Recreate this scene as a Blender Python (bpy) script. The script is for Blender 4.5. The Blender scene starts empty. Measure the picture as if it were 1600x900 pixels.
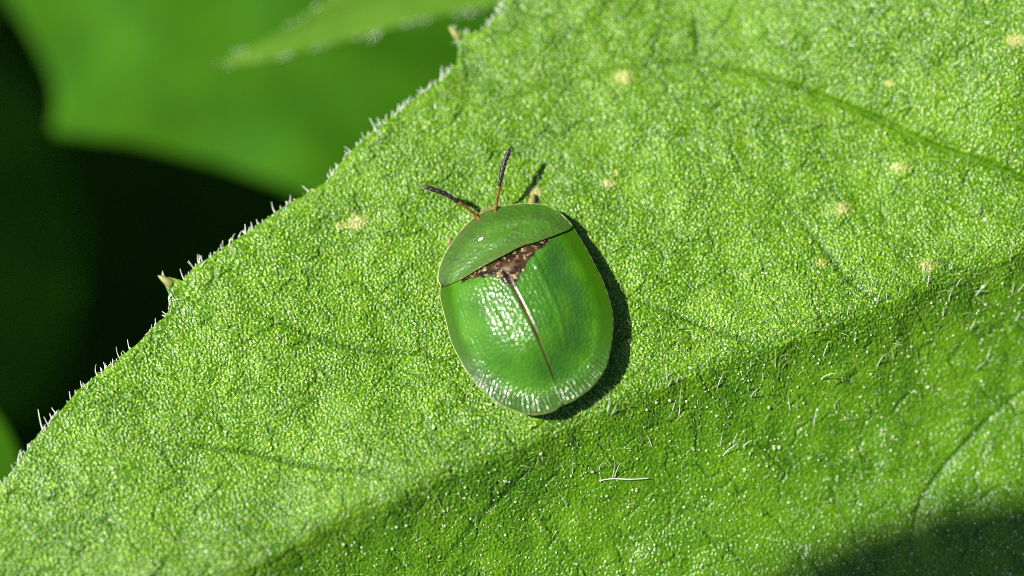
import bpy, bmesh, math
import numpy as np
from mathutils import Vector

# ------------------------------------------------------------------ camera, sky, sun, exposure
MM = 0.001                      # everything below is written in millimetres
D = 100.0                       # camera to leaf
FRAME_W = 39.0                  # width of the view at the leaf
TILT = math.radians(14)
PXMM = FRAME_W / 1600.0         # one photo pixel at the leaf

scene = bpy.context.scene
COL = scene.collection
cam_d = bpy.data.cameras.new('camera')
cam = bpy.data.objects.new('camera', cam_d)
COL.objects.link(cam)
CAM = np.array([0.0, -D * math.sin(TILT), D * math.cos(TILT)])
cam.location = Vector(CAM) * MM
cam.rotation_euler = (TILT, 0, 0)
cam_d.sensor_width = 36.0
cam_d.lens = 36.0 * D / FRAME_W
cam_d.clip_start = 0.002
cam_d.clip_end = 200.0
cam_d.dof.use_dof = True
cam_d.dof.focus_distance = 99.5 * MM
cam_d.dof.aperture_fstop = 14.5
scene.camera = cam

SUN_EL = math.radians(50)
SUN_AZ = math.radians(-84)      # clockwise from +Y (image up)
L = np.array([math.sin(SUN_AZ) * math.cos(SUN_EL), math.cos(SUN_AZ) * math.cos(SUN_EL), math.sin(SUN_EL)])
world = bpy.data.worlds.new('World')
scene.world = world
world.use_nodes = True
wn = world.node_tree
wn.nodes.clear()
sky = wn.nodes.new('ShaderNodeTexSky')
sky.sky_type = 'NISHITA'
sky.sun_disc = False
sky.sun_elevation = SUN_EL
sky.sun_rotation = SUN_AZ
bg = wn.nodes.new('ShaderNodeBackground')
bg.inputs['Strength'].default_value = 0.054
wo = wn.nodes.new('ShaderNodeOutputWorld')
wn.links.new(sky.outputs[0], bg.inputs['Color'])
wn.links.new(bg.outputs[0], wo.inputs['Surface'])
sun_d = bpy.data.lights.new('sun', 'SUN')
sun_d.energy = 5.0
sun_d.angle = math.radians(0.53)
sun_d.color = (1.0, 0.96, 0.88)
sun = bpy.data.objects.new('sun', sun_d)
COL.objects.link(sun)
sun.rotation_euler = Vector(L).to_track_quat('Z', 'Y').to_euler()
sun.location = Vector(L) * 0.5

scene.view_settings.view_transform = 'Standard'
scene.view_settings.look = 'None'
scene.view_settings.gamma = 1.0
scene.view_settings.exposure = 0.73
scene.cycles.use_denoising = False
scene.cycles.filter_width = 1.0
scene.cycles.max_bounces = 8
scene.cycles.transmission_bounces = 6
scene.cycles.caustics_reflective = False
scene.cycles.caustics_refractive = False

# ------------------------------------------------------------------ helpers
rng = np.random.default_rng(7)
FWD = np.array([0.0, math.sin(TILT), -math.cos(TILT)])
RIGHT = np.array([1.0, 0.0, 0.0])
UP = np.array([0.0, math.cos(TILT), math.sin(TILT)])


def ray(px, py):
    px = np.asarray(px, float); py = np.asarray(py, float)
    a = (px - 800.0) * PXMM; b = -(py - 450.0) * PXMM
    return FWD * D + a[..., None] * RIGHT + b[..., None] * UP


def at(px, py, z=0.0):
    """photo pixel -> point (mm) on the horizontal plane z."""
    r = ray(px, py)
    t = (np.asarray(z, float) - CAM[2]) / r[..., 2]
    return CAM + r * t[..., None]


def new_mesh(name, V, F, mat, parent=None, smooth=True, attrs=None, fmat=None, nside=4):
    """V (n,3) in mm, F (m,3 or 4) int array, or a list of faces."""
    me = bpy.data.meshes.new(name)
    V = np.asarray(V, np.float32) * MM
    if isinstance(F, np.ndarray):
        k = F.shape[1]
        me.vertices.add(len(V)); me.vertices.foreach_set('co', V.ravel())
        me.loops.add(F.size); me.loops.foreach_set('vertex_index', F.astype(np.int32).ravel())
        me.polygons.add(len(F))
        me.polygons.foreach_set('loop_start', np.arange(0, F.size, k, dtype=np.int32))
        me.polygons.foreach_set('loop_total', np.full(len(F), k, dtype=np.int32))
        me.update(calc_edges=True)
    else:
        me.from_pydata([tuple(v) for v in V], [], F)
    me.validate()
    if smooth:
        me.polygons.foreach_set('use_smooth', np.ones(len(me.polygons), bool))
    for m in (mat if isinstance(mat, (list, tuple)) else [mat]):
        me.materials.append(m)
    if fmat is not None:
        me.polygons.foreach_set('material_index', np.asarray(fmat, np.int32))
    for an, av in (attrs or {}).items():
        a = me.attributes.new(an, 'FLOAT', 'POINT')
        a.data.foreach_set('value', np.asarray(av, np.float32))
    me.update()
    o = bpy.data.objects.new(name, me)
    COL.objects.link(o)
    if parent is not None:
        o.parent = parent
        o.matrix_parent_inverse = PINV.get(parent.name, IDENT)
    return o


from mathutils import Matrix
IDENT = Matrix.Identity(4)
PINV = {}


def thing(name, label, cat, loc=(0, 0, 0), group=None):
    o = bpy.data.objects.new(name, None)
    COL.objects.link(o)
    o.empty_display_size = 0.002
    o.location = Vector(loc) * MM
    PINV[o.name] = Matrix.Translation(Vector(loc) * MM).inverted()
    o['label'] = label; o['category'] = cat
    if group: o['group'] = group
    return o


def grid_faces(nr, nc):
    i = np.arange(nr * nc).reshape(nr, nc)
    return np.stack([i[:-1, :-1], i[:-1, 1:], i[1:, 1:], i[1:, :-1]], -1).reshape(-1, 4)


def smooth(a, b, x):
    t = np.clip((np.asarray(x, float) - a) / (b - a), 0, 1)
    return t * t * (3 - 2 * t)


def seg_dist(P, poly):
    """distance of points P (n,2) to a polyline, and the fraction along it."""
    best = np.full(len(P), 1e9); frac = np.zeros(len(P))
    n = len(poly) - 1
    for k in range(n):
        a, b = poly[k], poly[k + 1]
        ab = b - a
        t = np.clip(((P - a) @ ab) / (ab @ ab), 0, 1)
        d = np.hypot(*(P - a - t[:, None] * ab).T)
        m = d < best
        best[m] = d[m]; frac[m] = (k + t[m]) / n
    return best, frac


def inside(P, poly):
    c = np.zeros(len(P), bool)
    n = len(poly)
    for k in range(n):
        a, b = poly[k], poly[(k + 1) % n]
        cond = ((a[1] > P[:, 1]) != (b[1] > P[:, 1]))
        xi = (b[0] - a[0]) * (P[:, 1] - a[1]) / (b[1] - a[1] + 1e-12) + a[0]
        c ^= cond & (P[:, 0] < xi)
    return c


def band(nr, nc, step, wl, bw, seed):
    """band-passed noise, unit deviation."""
    r = np.random.default_rng(seed)
    f = np.fft.rfft2(r.standard_normal((nr, nc)))
    fy = np.fft.fftfreq(nr, step)[:, None]; fx = np.fft.rfftfreq(nc, step)[None]
    ff = np.hypot(fy, fx); f0 = 1.0 / wl
    h = np.fft.irfft2(f * np.exp(-((ff - f0) / (bw * f0)) ** 2), s=(nr, nc))
    return h / h.std()


def catmull(pts, n):
    """smooth resample of an open polyline to n points, even in arc length."""
    p = np.asarray(pts, float)
    p = np.vstack([2 * p[0] - p[1], p, 2 * p[-1] - p[-2]])
    out = []
    for k in range(1, len(p) - 2):
        t = np.linspace(0, 1, 24, endpoint=False)[:, None]
        a, b, c, d = p[k - 1], p[k], p[k + 1], p[k + 2]
        out.append(0.5 * (2 * b + (c - a) * t + (2 * a - 5 * b + 4 * c - d) * t ** 2 + (3 * b - a - 3 * c + d) * t ** 3))
    out.append(p[-2][None])
    q = np.vstack(out)
    s = np.r_[0, np.cumsum(np.linalg.norm(np.diff(q, axis=0), axis=1))]
    u = np.linspace(0, s[-1], n)
    return np.stack([np.interp(u, s, q[:, k]) for k in range(q.shape[1])], -1)


def tube(path, rad, sides=8, cap=True):
    """tube mesh along path (n,3) with radius per point -> V, F(list of quads/tris)."""
    path = np.asarray(path, float); n = len(path)
    rad = np.broadcast_to(np.asarray(rad, float), (n,))
    t = np.gradient(path, axis=0); t /= np.linalg.norm(t, axis=1)[:, None] + 1e-12
    ref = np.array([0, 0, 1.0]) if abs(t[0, 2]) < 0.9 else np.array([1.0, 0, 0])
    V = []; F = []
    a = np.cross(t[0], ref); a /= np.linalg.norm(a)
    for k in range(n):
        a = a - t[k] * (a @ t[k]); a /= np.linalg.norm(a)
        b = np.cross(t[k], a)
        ang = np.arange(sides) * 2 * np.pi / sides
        V.append(path[k] + rad[k] * (np.cos(ang)[:, None] * a + np.sin(ang)[:, None] * b))
    V = np.vstack(V)
    for k in range(n - 1):
        for j in range(sides):
            F.append((k * sides + j, k * sides + (j + 1) % sides, (k + 1) * sides + (j + 1) % sides, (k + 1) * sides + j))
    if cap:
        F.append(tuple(range(sides - 1, -1, -1))); F.append(tuple((n - 1) * sides + j for j in range(sides)))
    return V, F


def join(parts):
    V = []; F = []; o = 0
    for v, f in parts:
        V.append(v); F += [tuple(i + o for i in q) for q in f]; o += len(v)
    return np.vstack(V), F


def hairs(P, N, lean, length, r0, r1, curl, nseg=3, sides=3):
    """many tapered curved hairs at once: arrays -> V, F (quads)."""
    n = len(P)
    dirv = N + lean
    dirv /= np.linalg.norm(dirv, axis=1)[:, None]
    a = np.cross(dirv, np.array([0.31, 0.17, 0.93])); a /= np.linalg.norm(a, axis=1)[:, None] + 1e-9
    b = np.cross(dirv, a)
    ang = np.arange(sides) * 2 * np.pi / sides
    rings = []
    for k in range(nseg + 1):
        t = k / nseg
        c = P + dirv * (length * t)[:, None] + curl * (length * t * t)[:, None] - dirv * (0.02 * (1 - t))
        r = (r0 * (1 - t) + r1 * t)[:, None, None]
        rings.append(c[:, None] + r * (np.cos(ang)[None, :, None] * a[:, None] + np.sin(ang)[None, :, None] * b[:, None]))
    V = np.stack(rings, 1).reshape(-1, 3)
    base = (np.arange(n) * (nseg + 1) * sides)[:, None, None]
    k = np.arange(nseg)[:, None] * sides; j = np.arange(sides)[None]
    q = np.stack([k + j, k + (j + 1) % sides, k + sides + (j + 1) % sides, k + sides + j], -1).reshape(1, -1, 4)
    return V, (base + q).reshape(-1, 4)


# ------------------------------------------------------------------ materials
class NT:
    def __init__(self, name):
        self.m = bpy.data.materials.new(name); self.m.use_nodes = True
        self.t = self.m.node_tree; self.t.nodes.clear()
        self.out = self.t.nodes.new('ShaderNodeOutputMaterial')

    def n(self, typ, **kw):
        nd = self.t.nodes.new('ShaderNode' + typ)
        for k, v in kw.items():
            if k in nd.inputs.keys():
                self.set(nd.inputs[k], v)
            else:
                setattr(nd, k, v)
        return nd

    def set(self, sock, v):
        if hasattr(v, 'is_output'): self.t.links.new(v, sock)
        else: sock.default_value = v

    def mix(self, fac, a, b, blend='MIX'):
        nd = self.t.nodes.new('ShaderNodeMix'); nd.data_type = 'RGBA'; nd.blend_type = blend
        self.set(nd.inputs[0], fac); self.set(nd.inputs[6], a); self.set(nd.inputs[7], b)
        return nd.outputs[2]

    def math(self, op, a, b=0.0):
        nd = self.t.nodes.new('ShaderNodeMath'); nd.operation = op
        self.set(nd.inputs[0], a); self.set(nd.inputs[1], b)
        return nd.outputs[0]

    def ramp(self, x, a, b):
        nd = self.t.nodes.new('ShaderNodeMapRange'); nd.interpolation_type = 'SMOOTHSTEP'
        self.set(nd.inputs[0], x); nd.inputs[1].default_value = a; nd.inputs[2].default_value = b
        return nd.outputs[0]

    def noise(self, scale_mm, detail=2.0, rough=0.5):
        c = self.n('TexCoord')
        nd = self.n('TexNoise', Scale=1.0 / (scale_mm * MM), Detail=detail, Roughness=rough)
        self.t.links.new(c.outputs['Object'], nd.inputs['Vector'])
        return nd.outputs[0]

    def attr(self, name):
        return self.n('Attribute', attribute_name=name).outputs['Fac']

    def bump(self, h, dist_mm, strength=1.0, normal=None):
        nd = self.n('Bump', Strength=strength, Distance=dist_mm * MM, Height=h)
        if normal is not None: self.t.links.new(normal, nd.inputs['Normal'])
        return nd.outputs[0]

    def done(self, sh):
        self.t.links.new(sh, self.out.inputs['Surface'])
        return self.m


def rgb(r, g, b): return (r, g, b, 1.0)


def leaf_material(name, c1, c2, c3, trans, rough, spec, bump_mm=0.012, blemish=False, transcol=None):
    t = NT(name)
    col = t.mix(t.ramp(t.noise(2.6, 3), 0.35, 0.68), rgb(*c1), rgb(*c2))
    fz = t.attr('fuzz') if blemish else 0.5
    col = t.mix(t.math('MULTIPLY', t.ramp(t.noise(0.105, 2), 0.48, 0.66), t.math('MULTIPLY', fz, 0.85)), col, rgb(*c3))  # pale papilla tips, painted brighter to imitate sun sparkle
    if blemish:
        v = t.attr('vein')
        col = t.mix(t.math('MULTIPLY', v, 0.85), col, rgb(c1[0] * 0.45, c1[1] * 0.55, c1[2] * 0.5))
        bl = t.attr('blemish')
        bl2 = t.ramp(t.math('ADD', bl, t.math('MULTIPLY', t.math('SUBTRACT', t.noise(0.25, 2), 0.5), 1.6)), 0.45, 0.95)
        col = t.mix(t.math('MULTIPLY', t.ramp(bl, 0.1, 0.6), 0.4), col, rgb(0.26, 0.33, 0.03))
        col = t.mix(t.math('MULTIPLY', bl2, 0.6), col, rgb(0.60, 0.58, 0.24))
    nrm = t.bump(t.noise(0.085, 2), bump_mm, 0.8)
    p = t.n('BsdfPrincipled', Roughness=rough)
    t.set(p.inputs['Base Color'], col); t.set(p.inputs['Normal'], nrm)
    p.inputs['Specular IOR Level'].default_value = spec
    tr = t.n('BsdfTranslucent')
    tc = t.mix(1.0, col, rgb(*(transcol or (1.0, 1.15, 0.35))), 'MULTIPLY')
    t.set(tr.inputs['Color'], tc); t.set(tr.inputs['Normal'], nrm)
    mx = t.n('MixShader')
    mx.inputs[0].default_value = trans
    t.t.links.new(p.outputs[0], mx.inputs[1]); t.t.links.new(tr.outputs[0], mx.inputs[2])
    return t.done(mx.outputs[0])


def simple(name, col, rough=0.5, spec=0.5, col2=None, scale=0.3, trans=0.0, coat=0.0, bump=0.0, bscale=0.1):
    t = NT(name)
    c = rgb(*col)
    if col2: c = t.mix(t.ramp(t.noise(scale, 3), 0.35, 0.65), rgb(*col), rgb(*col2))
    p = t.n('BsdfPrincipled', Roughness=rough)
    t.set(p.inputs['Base Color'], c)
    p.inputs['Specular IOR Level'].default_value = spec
    p.inputs['Coat Weight'].default_value = coat
    p.inputs['Coat Roughness'].default_value = 0.15
    if bump: t.set(p.inputs['Normal'], t.bump(t.noise(bscale, 2), bump))
    sh = p.outputs[0]
    if trans:
        tr = t.n('BsdfTranslucent'); t.set(tr.inputs['Color'], c)
        mx = t.n('MixShader'); mx.inputs[0].default_value = trans
        t.t.links.new(sh, mx.inputs[1]); t.t.links.new(tr.outputs[0], mx.inputs[2])
        sh = mx.outputs[0]
    return t.done(sh)


M_leaf = leaf_material('leaf_hairy_green', (0.050, 0.168, 0.0006), (0.092, 0.240, 0.002), (0.30, 0.48, 0.026), 0.18, 0.30, 0.42, blemish=True)
M_back = leaf_material('leaf_soft_green', (0.040, 0.165, 0.003), (0.062, 0.215, 0.004), (0.058, 0.20, 0.004), 0.42, 0.7, 0.12)
M_pale = leaf_material('leaf_pale_green', (0.12, 0.30, 0.015), (0.16, 0.35, 0.025), (0.16, 0.35, 0.03), 0.5, 0.55, 0.25)
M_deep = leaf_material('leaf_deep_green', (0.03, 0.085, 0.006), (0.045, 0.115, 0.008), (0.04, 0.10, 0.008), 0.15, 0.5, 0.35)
M_hair = simple('plant_hair', (0.88, 0.92, 0.78), 0.25, 0.7, trans=0.4)
M_down = simple('leaf_down', (0.58, 0.74, 0.32), 0.25, 0.7, trans=0.4)
M_gland = simple('hair_bead', (0.72, 0.82, 0.48), 0.16, 0.9, trans=0.35)
M_tip = simple('leaf_tooth_callus', (0.34, 0.26, 0.09), 0.4, 0.5, (0.18, 0.30, 0.05), 0.2, bump=0.02)
M_stem = simple('green_stem', (0.08, 0.16, 0.03), 0.5, 0.4, (0.12, 0.2, 0.05), 1.5, bump=0.05, bscale=0.3)
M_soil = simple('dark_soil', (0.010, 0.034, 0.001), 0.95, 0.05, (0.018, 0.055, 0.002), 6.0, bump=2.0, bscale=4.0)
M_fibre = simple('pale_fibre', (0.75, 0.78, 0.66), 0.3, 0.6, trans=0.2)

# ------------------------------------------------------------------ ground
GZ = -95.0
n = 61
gx = np.sinh(np.linspace(-7.2, 7.2, n)) / np.sinh(7.2) * 40000
X, Y = np.meshgrid(gx, gx)
Z = GZ + 2.2 * np.sin(X * 0.13 + 1.0) * np.cos(Y * 0.11) * np.exp(-np.hypot(X, Y) / 300)
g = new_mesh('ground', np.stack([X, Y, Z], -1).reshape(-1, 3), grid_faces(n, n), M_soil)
g['kind'] = 'structure'

# ------------------------------------------------------------------ the leaf under the beetle
CREASE_PX = [(-900, 1390), (-300, 1155), (0, 1035), (360, 893), (500, 822), (650, 757), (840, 680), (1000, 612),
             (1100, 572), (1330, 492), (1450, 442), (1600, 385), (1900, 270), (2600, 0)]
cw = catmull([at(x, y)[:2] for x, y in CREASE_PX], 500)


def crease_d(x, y):
    yc = np.interp(x, cw[:, 0], cw[:, 1])
    return (yc - y) * 0.92          # positive below the fold


_d = np.linspace(-60, 60, 4801)
_sl = -1.0 * smooth(-0.1, 0.35, _d) * np.exp(-np.clip(_d - 0.35, 0, 99) / 4.0) + 0.15 * smooth(8.0, 15.0, _d) - 0.14 * smooth(18, 26, _d)
_sl += 0.10 * smooth(-4, -0.8, _d) * (1 - smooth(-0.8, 0.2, _d))
_sl += -0.02 * smooth(-26, -8, -np.abs(_d)) * 0
_h = np.cumsum(_sl) * (_d[1] - _d[0])
_h -= np.interp(-6.0, _d, _h)


def H0(x, y):
    """broad shape of the leaf."""
    d = crease_d(x, y)
    z = np.interp(d, _d, _h)
    # far upper right rises a little, then the free margin droops
    z = z + 2.0 * smooth(6, 24, x) * smooth(3, 13, y)
    z = z + 0.12 * np.sin(x * 0.55 + 0.6) * np.cos(y * 0.48 + 0.4) * (1 - np.exp(-((x - 0.6) ** 2 + (y + 1.0) ** 2) / 25))
    z = z - 0.9 * smooth(24, 60, np.hypot(x, y)) * 6
    return z


def on_leaf(px, py, up=0.0):
    z = np.zeros(np.shape(px))
    for _ in range(12):
        p = at(px, py, z + up)
        z = H0(p[..., 0], p[..., 1])
    return at(px, py, z + up)


P0 = at(0, 755)[:2]; P1 = at(785, 0)[:2]
Sd = (P1 - P0) / np.linalg.norm(P1 - P0)
Nd = np.array([Sd[1], -Sd[0]])      # inward


def sq(p): return np.array([(p - P0) @ Sd, (p - P0) @ Nd])


EDGE_PX = [(0, 758), (20, 735), (38, 708), (50, 690), (85, 652), (120, 612), (165, 576), (210, 540), (240, 510), (256, 494),
           (265, 478), (264, 460), (258, 447), (252, 434), (266, 433), (284, 438), (305, 417), (340, 392), (390, 361), (430, 332),
           (480, 302), (513, 283), (528, 260), (558, 226), (600, 190), (650, 153), (690, 124), (712, 100), (716, 84), (714, 66), (708, 48),
           (722, 52), (742, 52), (765, 38), (777, 22), (787, 0)]
ew = np.array([on_leaf(x, y)[:2] for x, y in EDGE_PX])
es = np.array([sq(p) for p in ew])
es[:, 0] = np.maximum.accumulate(es[:, 0] + np.arange(len(es)) * 1e-4)
s_end = es[-1, 0]
k = PXMM
near_s = np.r_[-16.5, -12, -6.5, -3.0, es[:, 0], s_end + np.array([3, 8, 14, 20, 25, 28.5])]
near_q = np.r_[-0.4 + 1.5, 0.4, -0.35, 0.25, es[:, 1], np.array([0.2, 0.6, 3.2, 10.5, 20, 28.2])]
far_s = np.r_[-16.5, -14, -9, -2, 4, 12, 21, 31, 40, s_end + np.array([20, 25, 28.5])]
far_q = np.r_[1.2, 6, 13.5, 21, 27.5, 35, 39, 41, 41.5, 39.5, 34, 28.8]
corners = np.array([sq(on_leaf(x, y)[:2]) for x, y in ((0, 900), (1600, 0), (1600, 900), (0, 700))])
s_lo, s_hi = corners[:, 0].min() - 1.5, corners[:, 0].max() + 1.5
q_hi = corners[:, 1].max() + 1.0
STEP = 0.0375
S = np.r_[np.linspace(-16.5, s_lo, 34)[:-1], np.arange(s_lo, s_hi, STEP), np.linspace(s_hi, s_end + 28.5, 44)[1:]]
Q = np.r_[-0.0, np.arange(STEP, q_hi, STEP), np.linspace(q_hi, 42, 22)[1:]]
ns, nq = len(S), len(Q)
qn = np.interp(S, near_s, near_q)
wob = np.interp(S, np.arange(-20, 90, 0.16), np.random.default_rng(3).standard_normal(688)[:len(np.arange(-20, 90, 0.16))])
qn = qn + 0.025 * wob
qf = np.interp(S, far_s, far_q)
qf = np.maximum(qf, qn + 0.3)
shift = np.clip(qn, -3, 1.5)
QQ = Q[:, None] + shift[None] * np.exp(-Q[:, None] / 1.6)
QQ = np.maximum(QQ, qn[None]); QQ = np.minimum(QQ, qf[None]); QQ[0] = qn; QQ[-1] = qf
SS = np.broadcast_to(S[None], QQ.shape)
XY = P0 + SS[..., None] * Sd + QQ[..., None] * Nd
x = XY[..., 0].ravel(); y = XY[..., 1].ravel()
z = H0(x, y)
P2 = np.stack([x, y], -1)

# veins: grooves in the surface
VEINS = [([(800, 150), (880, 130), (960, 110), (1050, 96), (1120, 100), (1180, 113), (1250, 135), (1330, 165), (1400, 195), (1450, 220), (1520, 245), (1600, 275), (1720, 330)], 0.46, 0.24, True),
         ([(985, 462), (1040, 485), (1100, 510), (1150, 526), (1200, 540)], 0.13, 0.22, False),
         ([(1640, 575), (1560, 640), (1500, 700), (1450, 762), (1430, 810), (1420, 870)], 0.13, 0.2, False),
         ([(250, 690), (330, 700), (400, 708), (470, 726), (540, 733), (620, 748)], 0.13, 0.22, False),
         ([(390, 480), (440, 505), (500, 528), (580, 548), (660, 552), (720, 575)], 0.12, 0.22, False),
         ([(1085, 20), (1090, 60), (1088, 95)], 0.12, 0.2, False),
         ([(1240, 330), (1290, 390), (1330, 440), (1380, 470)], 0.16, 0.26, False),
         ([(870, 900), (960, 850), (1080, 790), (1200, 700), (1290, 630)], 0.04, 0.25, False),
         ([(690, 880), (760, 800), (850, 715)], 0.12, 0.3, False),
         ([(1090, 560), (1250, 600), (1400, 610), (1600, 560)], 0.03, 0.3, False)]
vein = np.zeros(len(x))
for pts, dep, wid, grow in VEINS:
    pl = catmull([on_leaf(a, b)[:2] for a, b in pts], 3 * len(pts))
    lo = pl.min(0) - 3; hi = pl.max(0) + 3
    m = np.flatnonzero((P2 > lo).all(1) & (P2 < hi).all(1))
    d, fr = seg_dist(P2[m], pl)
    amp = np.where(grow, 0.25 + 0.75 * smooth(0.2, 0.7, fr), np.sin(np.pi * np.clip(fr, 0.03, 0.97)) ** 0.5)
    z[m] -= dep * amp * (0.55 * np.exp(-(d / (wid * 0.42)) ** 2) + 0.45 * np.exp(-(d / (wid * 2.2)) ** 2))
    vein[m] = np.maximum(vein[m], min(1, dep * 7) * amp * np.exp(-(d / 0.1) ** 2))
dc = crease_d(x, y)
z -= 0.05 * np.exp(-(dc / 0.2) ** 2)
vein = np.maximum(vein, 0.4 * np.exp(-(dc / 0.10) ** 2))

# net of veinlets (cell borders) and the grain of the skin
cs = 1.9
x_, y_ = x, y
wx = x + 0.35 * np.sin(y * 2.1 + 1.0) + 0.16 * np.sin(y * 5.3 + x * 2.0); wy = y + 0.35 * np.sin(x * 1.9) + 0.16 * np.sin(x * 4.7 - y * 2.3)
gi = np.floor(wx / cs).astype(int); gj = np.floor(wy / cs).astype(int)
f1 = np.full(len(x), 9e9); f2 = f1.copy()
jr = np.random.default_rng(11).random((256, 256, 2))
for di in (-1, 0, 1):
    for dj in (-1, 0, 1):
        a, b = gi + di, gj + dj
        c = jr[a % 256, b % 256]
        dd = np.hypot((a + c[:, 0]) * cs - wx, (b + c[:, 1]) * cs - wy)
        f2 = np.minimum(f2, np.maximum(f1, dd)); f1 = np.minimum(f1, dd)
net = np.exp(-((f2 - f1) / 0.085) ** 2) + 0.5 * np.exp(-((f2 - f1) / 0.3) ** 2)
g1 = band(nq, ns, STEP, 0.122, 0.30, 1)
g2 = band(nq, ns, STEP, 0.21, 0.4, 2)
g3 = band(nq, ns, STEP, 1.4, 0.5, 3)
g4 = band(nq, ns, STEP, 3.5, 0.5, 4)
inner = (smooth(0.02, 0.35, QQ - qn[None]) * (1 - smooth(q_hi - 0.6, q_hi, Q))[:, None]
         * (smooth(s_lo, s_lo + 0.7, S) * (1 - smooth(s_hi - 0.7, s_hi, S)))[None]).ravel()
lower = smooth(0.0, 2.5, dc)
soft = 1 - 0.22 * lower
micro = (0.031 * np.tanh(1.1 * g1) + 0.012 * g2).ravel() * soft + (0.022 * g3 + 0.03 * g4).ravel()
micro -= net * 0.052 * smooth(-0.6, 0.9, g3.ravel() + 0.2)
z += micro * inner
vein = np.maximum(vein, np.clip(net, 0, 1) ** 2 * 0.55 * smooth(-0.6, 0.9, g3.ravel()) * inner)

# feeding marks and pale scars
BLEM = [(1405, 262, 9), (1316, 326, 11), (1588, 64, 12), (556, 347, 13), (972, 122, 13), (952, 286, 8), (1447, 416, 10), (836, 300, 9),
        (1390, 130, 6), (963, 270, 5), (530, 352, 6), (1285, 410, 6)]
blem = np.zeros(len(x))
for bx, by, br in BLEM:
    c = on_leaf(bx, by)[:2]
    d = np.hypot(x - c[0], (y - c[1]) * 1.25)
    blem = np.maximum(blem, np.exp(-(d / (br * PXMM * 1.5)) ** 2))
z += 0.05 * blem

TOP = np.stack([x, y, z], -1)
Ztop = z.reshape(nq, ns)
# underside: same columns, few rows, joined to the upper skin along the margin
nb = 16
fr = np.linspace(0, 1, nb)
QB = qf[None] + (qn - qf)[None] * fr[:, None]
SB = np.broadcast_to(S[None], QB.shape)
XYB = P0 + SB[..., None] * Sd + QB[..., None] * Nd
inset = (0.05 * np.sin(np.pi * fr) ** 0.1 * (1 - 0))
ZB = H0(XYB[..., 0].ravel(), XYB[..., 1].ravel()) - 0.36 * (0.45 + 0.55 * np.sin(np.pi * np.repeat(fr, ns)) ** 0.3)
BOT = np.concatenate([XYB.reshape(-1, 2), ZB[:, None]], 1)
V = np.vstack([TOP, BOT])
F = grid_faces(nq + nb, ns)
# last ring: underside near edge -> top row 0
i0 = (nq + nb - 1) * ns + np.arange(ns)
F = np.vstack([F, np.stack([i0[:-1], i0[1:], np.arange(1, ns), np.arange(ns - 1)], -1)])
qa = QQ.ravel()
flat = np.zeros(len(F), bool)
topF = (F < nq * ns).all(1)
qv = np.abs(qa[F[topF][:, 0]] - qa[F[topF][:, 3]]) + np.abs(qa[F[topF][:, 1]] - qa[F[topF][:, 2]])
flat[np.flatnonzero(topF)] = qv < 1e-7
F = F[~flat][:, ::-1]
used = np.zeros(len(V), bool); used[F.ravel()] = True
remap = np.cumsum(used) - 1
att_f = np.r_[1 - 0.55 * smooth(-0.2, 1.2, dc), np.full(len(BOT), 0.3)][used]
att_b = np.r_[blem, np.zeros(len(BOT))][used]; att_v = np.r_[vein, np.zeros(len(BOT))][used]
base_w = P0 + S[-1] * Sd + 0.5 * (qn[-1] + qf[-1]) * Nd
base_z = float(H0(base_w[0], base_w[1]))
STEM_XY = (base_w[0] + 14, base_w[1] + 3)

plant = thing('leafy_plant', 'sharp hairy green leaf with toothed margin under the green beetle', 'plant', (STEM_XY[0], STEM_XY[1], GZ))
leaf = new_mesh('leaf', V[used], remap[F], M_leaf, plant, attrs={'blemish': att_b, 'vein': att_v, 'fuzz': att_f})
leaf['label'] = 'hairy green leaf blade with folded midrib and toothed margin'

# normals of the upper skin for seating hairs
Nn = np.zeros((nq, ns, 3))
tu = np.gradient(TOP.reshape(nq, ns, 3), axis=1); tv = np.gradient(TOP.reshape(nq, ns, 3), axis=0)
Nn = np.cross(tv, tu).reshape(-1, 3)
Nn *= np.sign(Nn[:, 2:3] + 1e-12)
Nn /= np.linalg.norm(Nn, axis=1)[:, None] + 1e-12


def to_px(p):
    r = p - CAM
    dep = r @ FWD
    return 800 + (r @ RIGHT) / dep * D / PXMM, 450 - (r @ UP) / dep * D / PXMM


cand = np.flatnonzero(used[:len(TOP)] & (QQ.ravel() > qn[None].repeat(nq, 0).ravel() + 0.1) & (Q[:, None].repeat(ns, 1).ravel() < q_hi - 0.2))
cx, cy = to_px(TOP[cand])
cand = cand[(cx > -70) & (cx < 1670) & (cy > -70) & (cy < 970)]
dcc = dc[cand]
# fine short hairs over the whole blade, thicker along the fold
w = 0.55 + 2.2 * np.exp(-((dcc + 0.9) / 1.1) ** 2) + 0.5 * (dcc < 0)
ids = rng.choice(cand, 14000, replace=False, p=w / w.sum())
n = len(ids)
lean = rng.normal(0, 0.45, (n, 3)) + np.array([-0.25, 0.35, 0]); lean[:, 2] = 0
ln = rng.gamma(6, 0.034, n) * np.where(dc[ids] > 0, 1.25, 0.9)
curl = rng.normal(0, 0.3, (n, 3)); curl[:, 2] *= 0.4
hv, hf = hairs(TOP[ids], Nn[ids] * 0.5 + np.array([0, 0, 0.5]), lean, ln, rng.uniform(0.011, 0.019, n), np.full(n, 0.004), curl)
h = new_mesh('surface_hair', hv, hf, M_down, leaf); h['kind'] = 'stuff'
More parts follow.
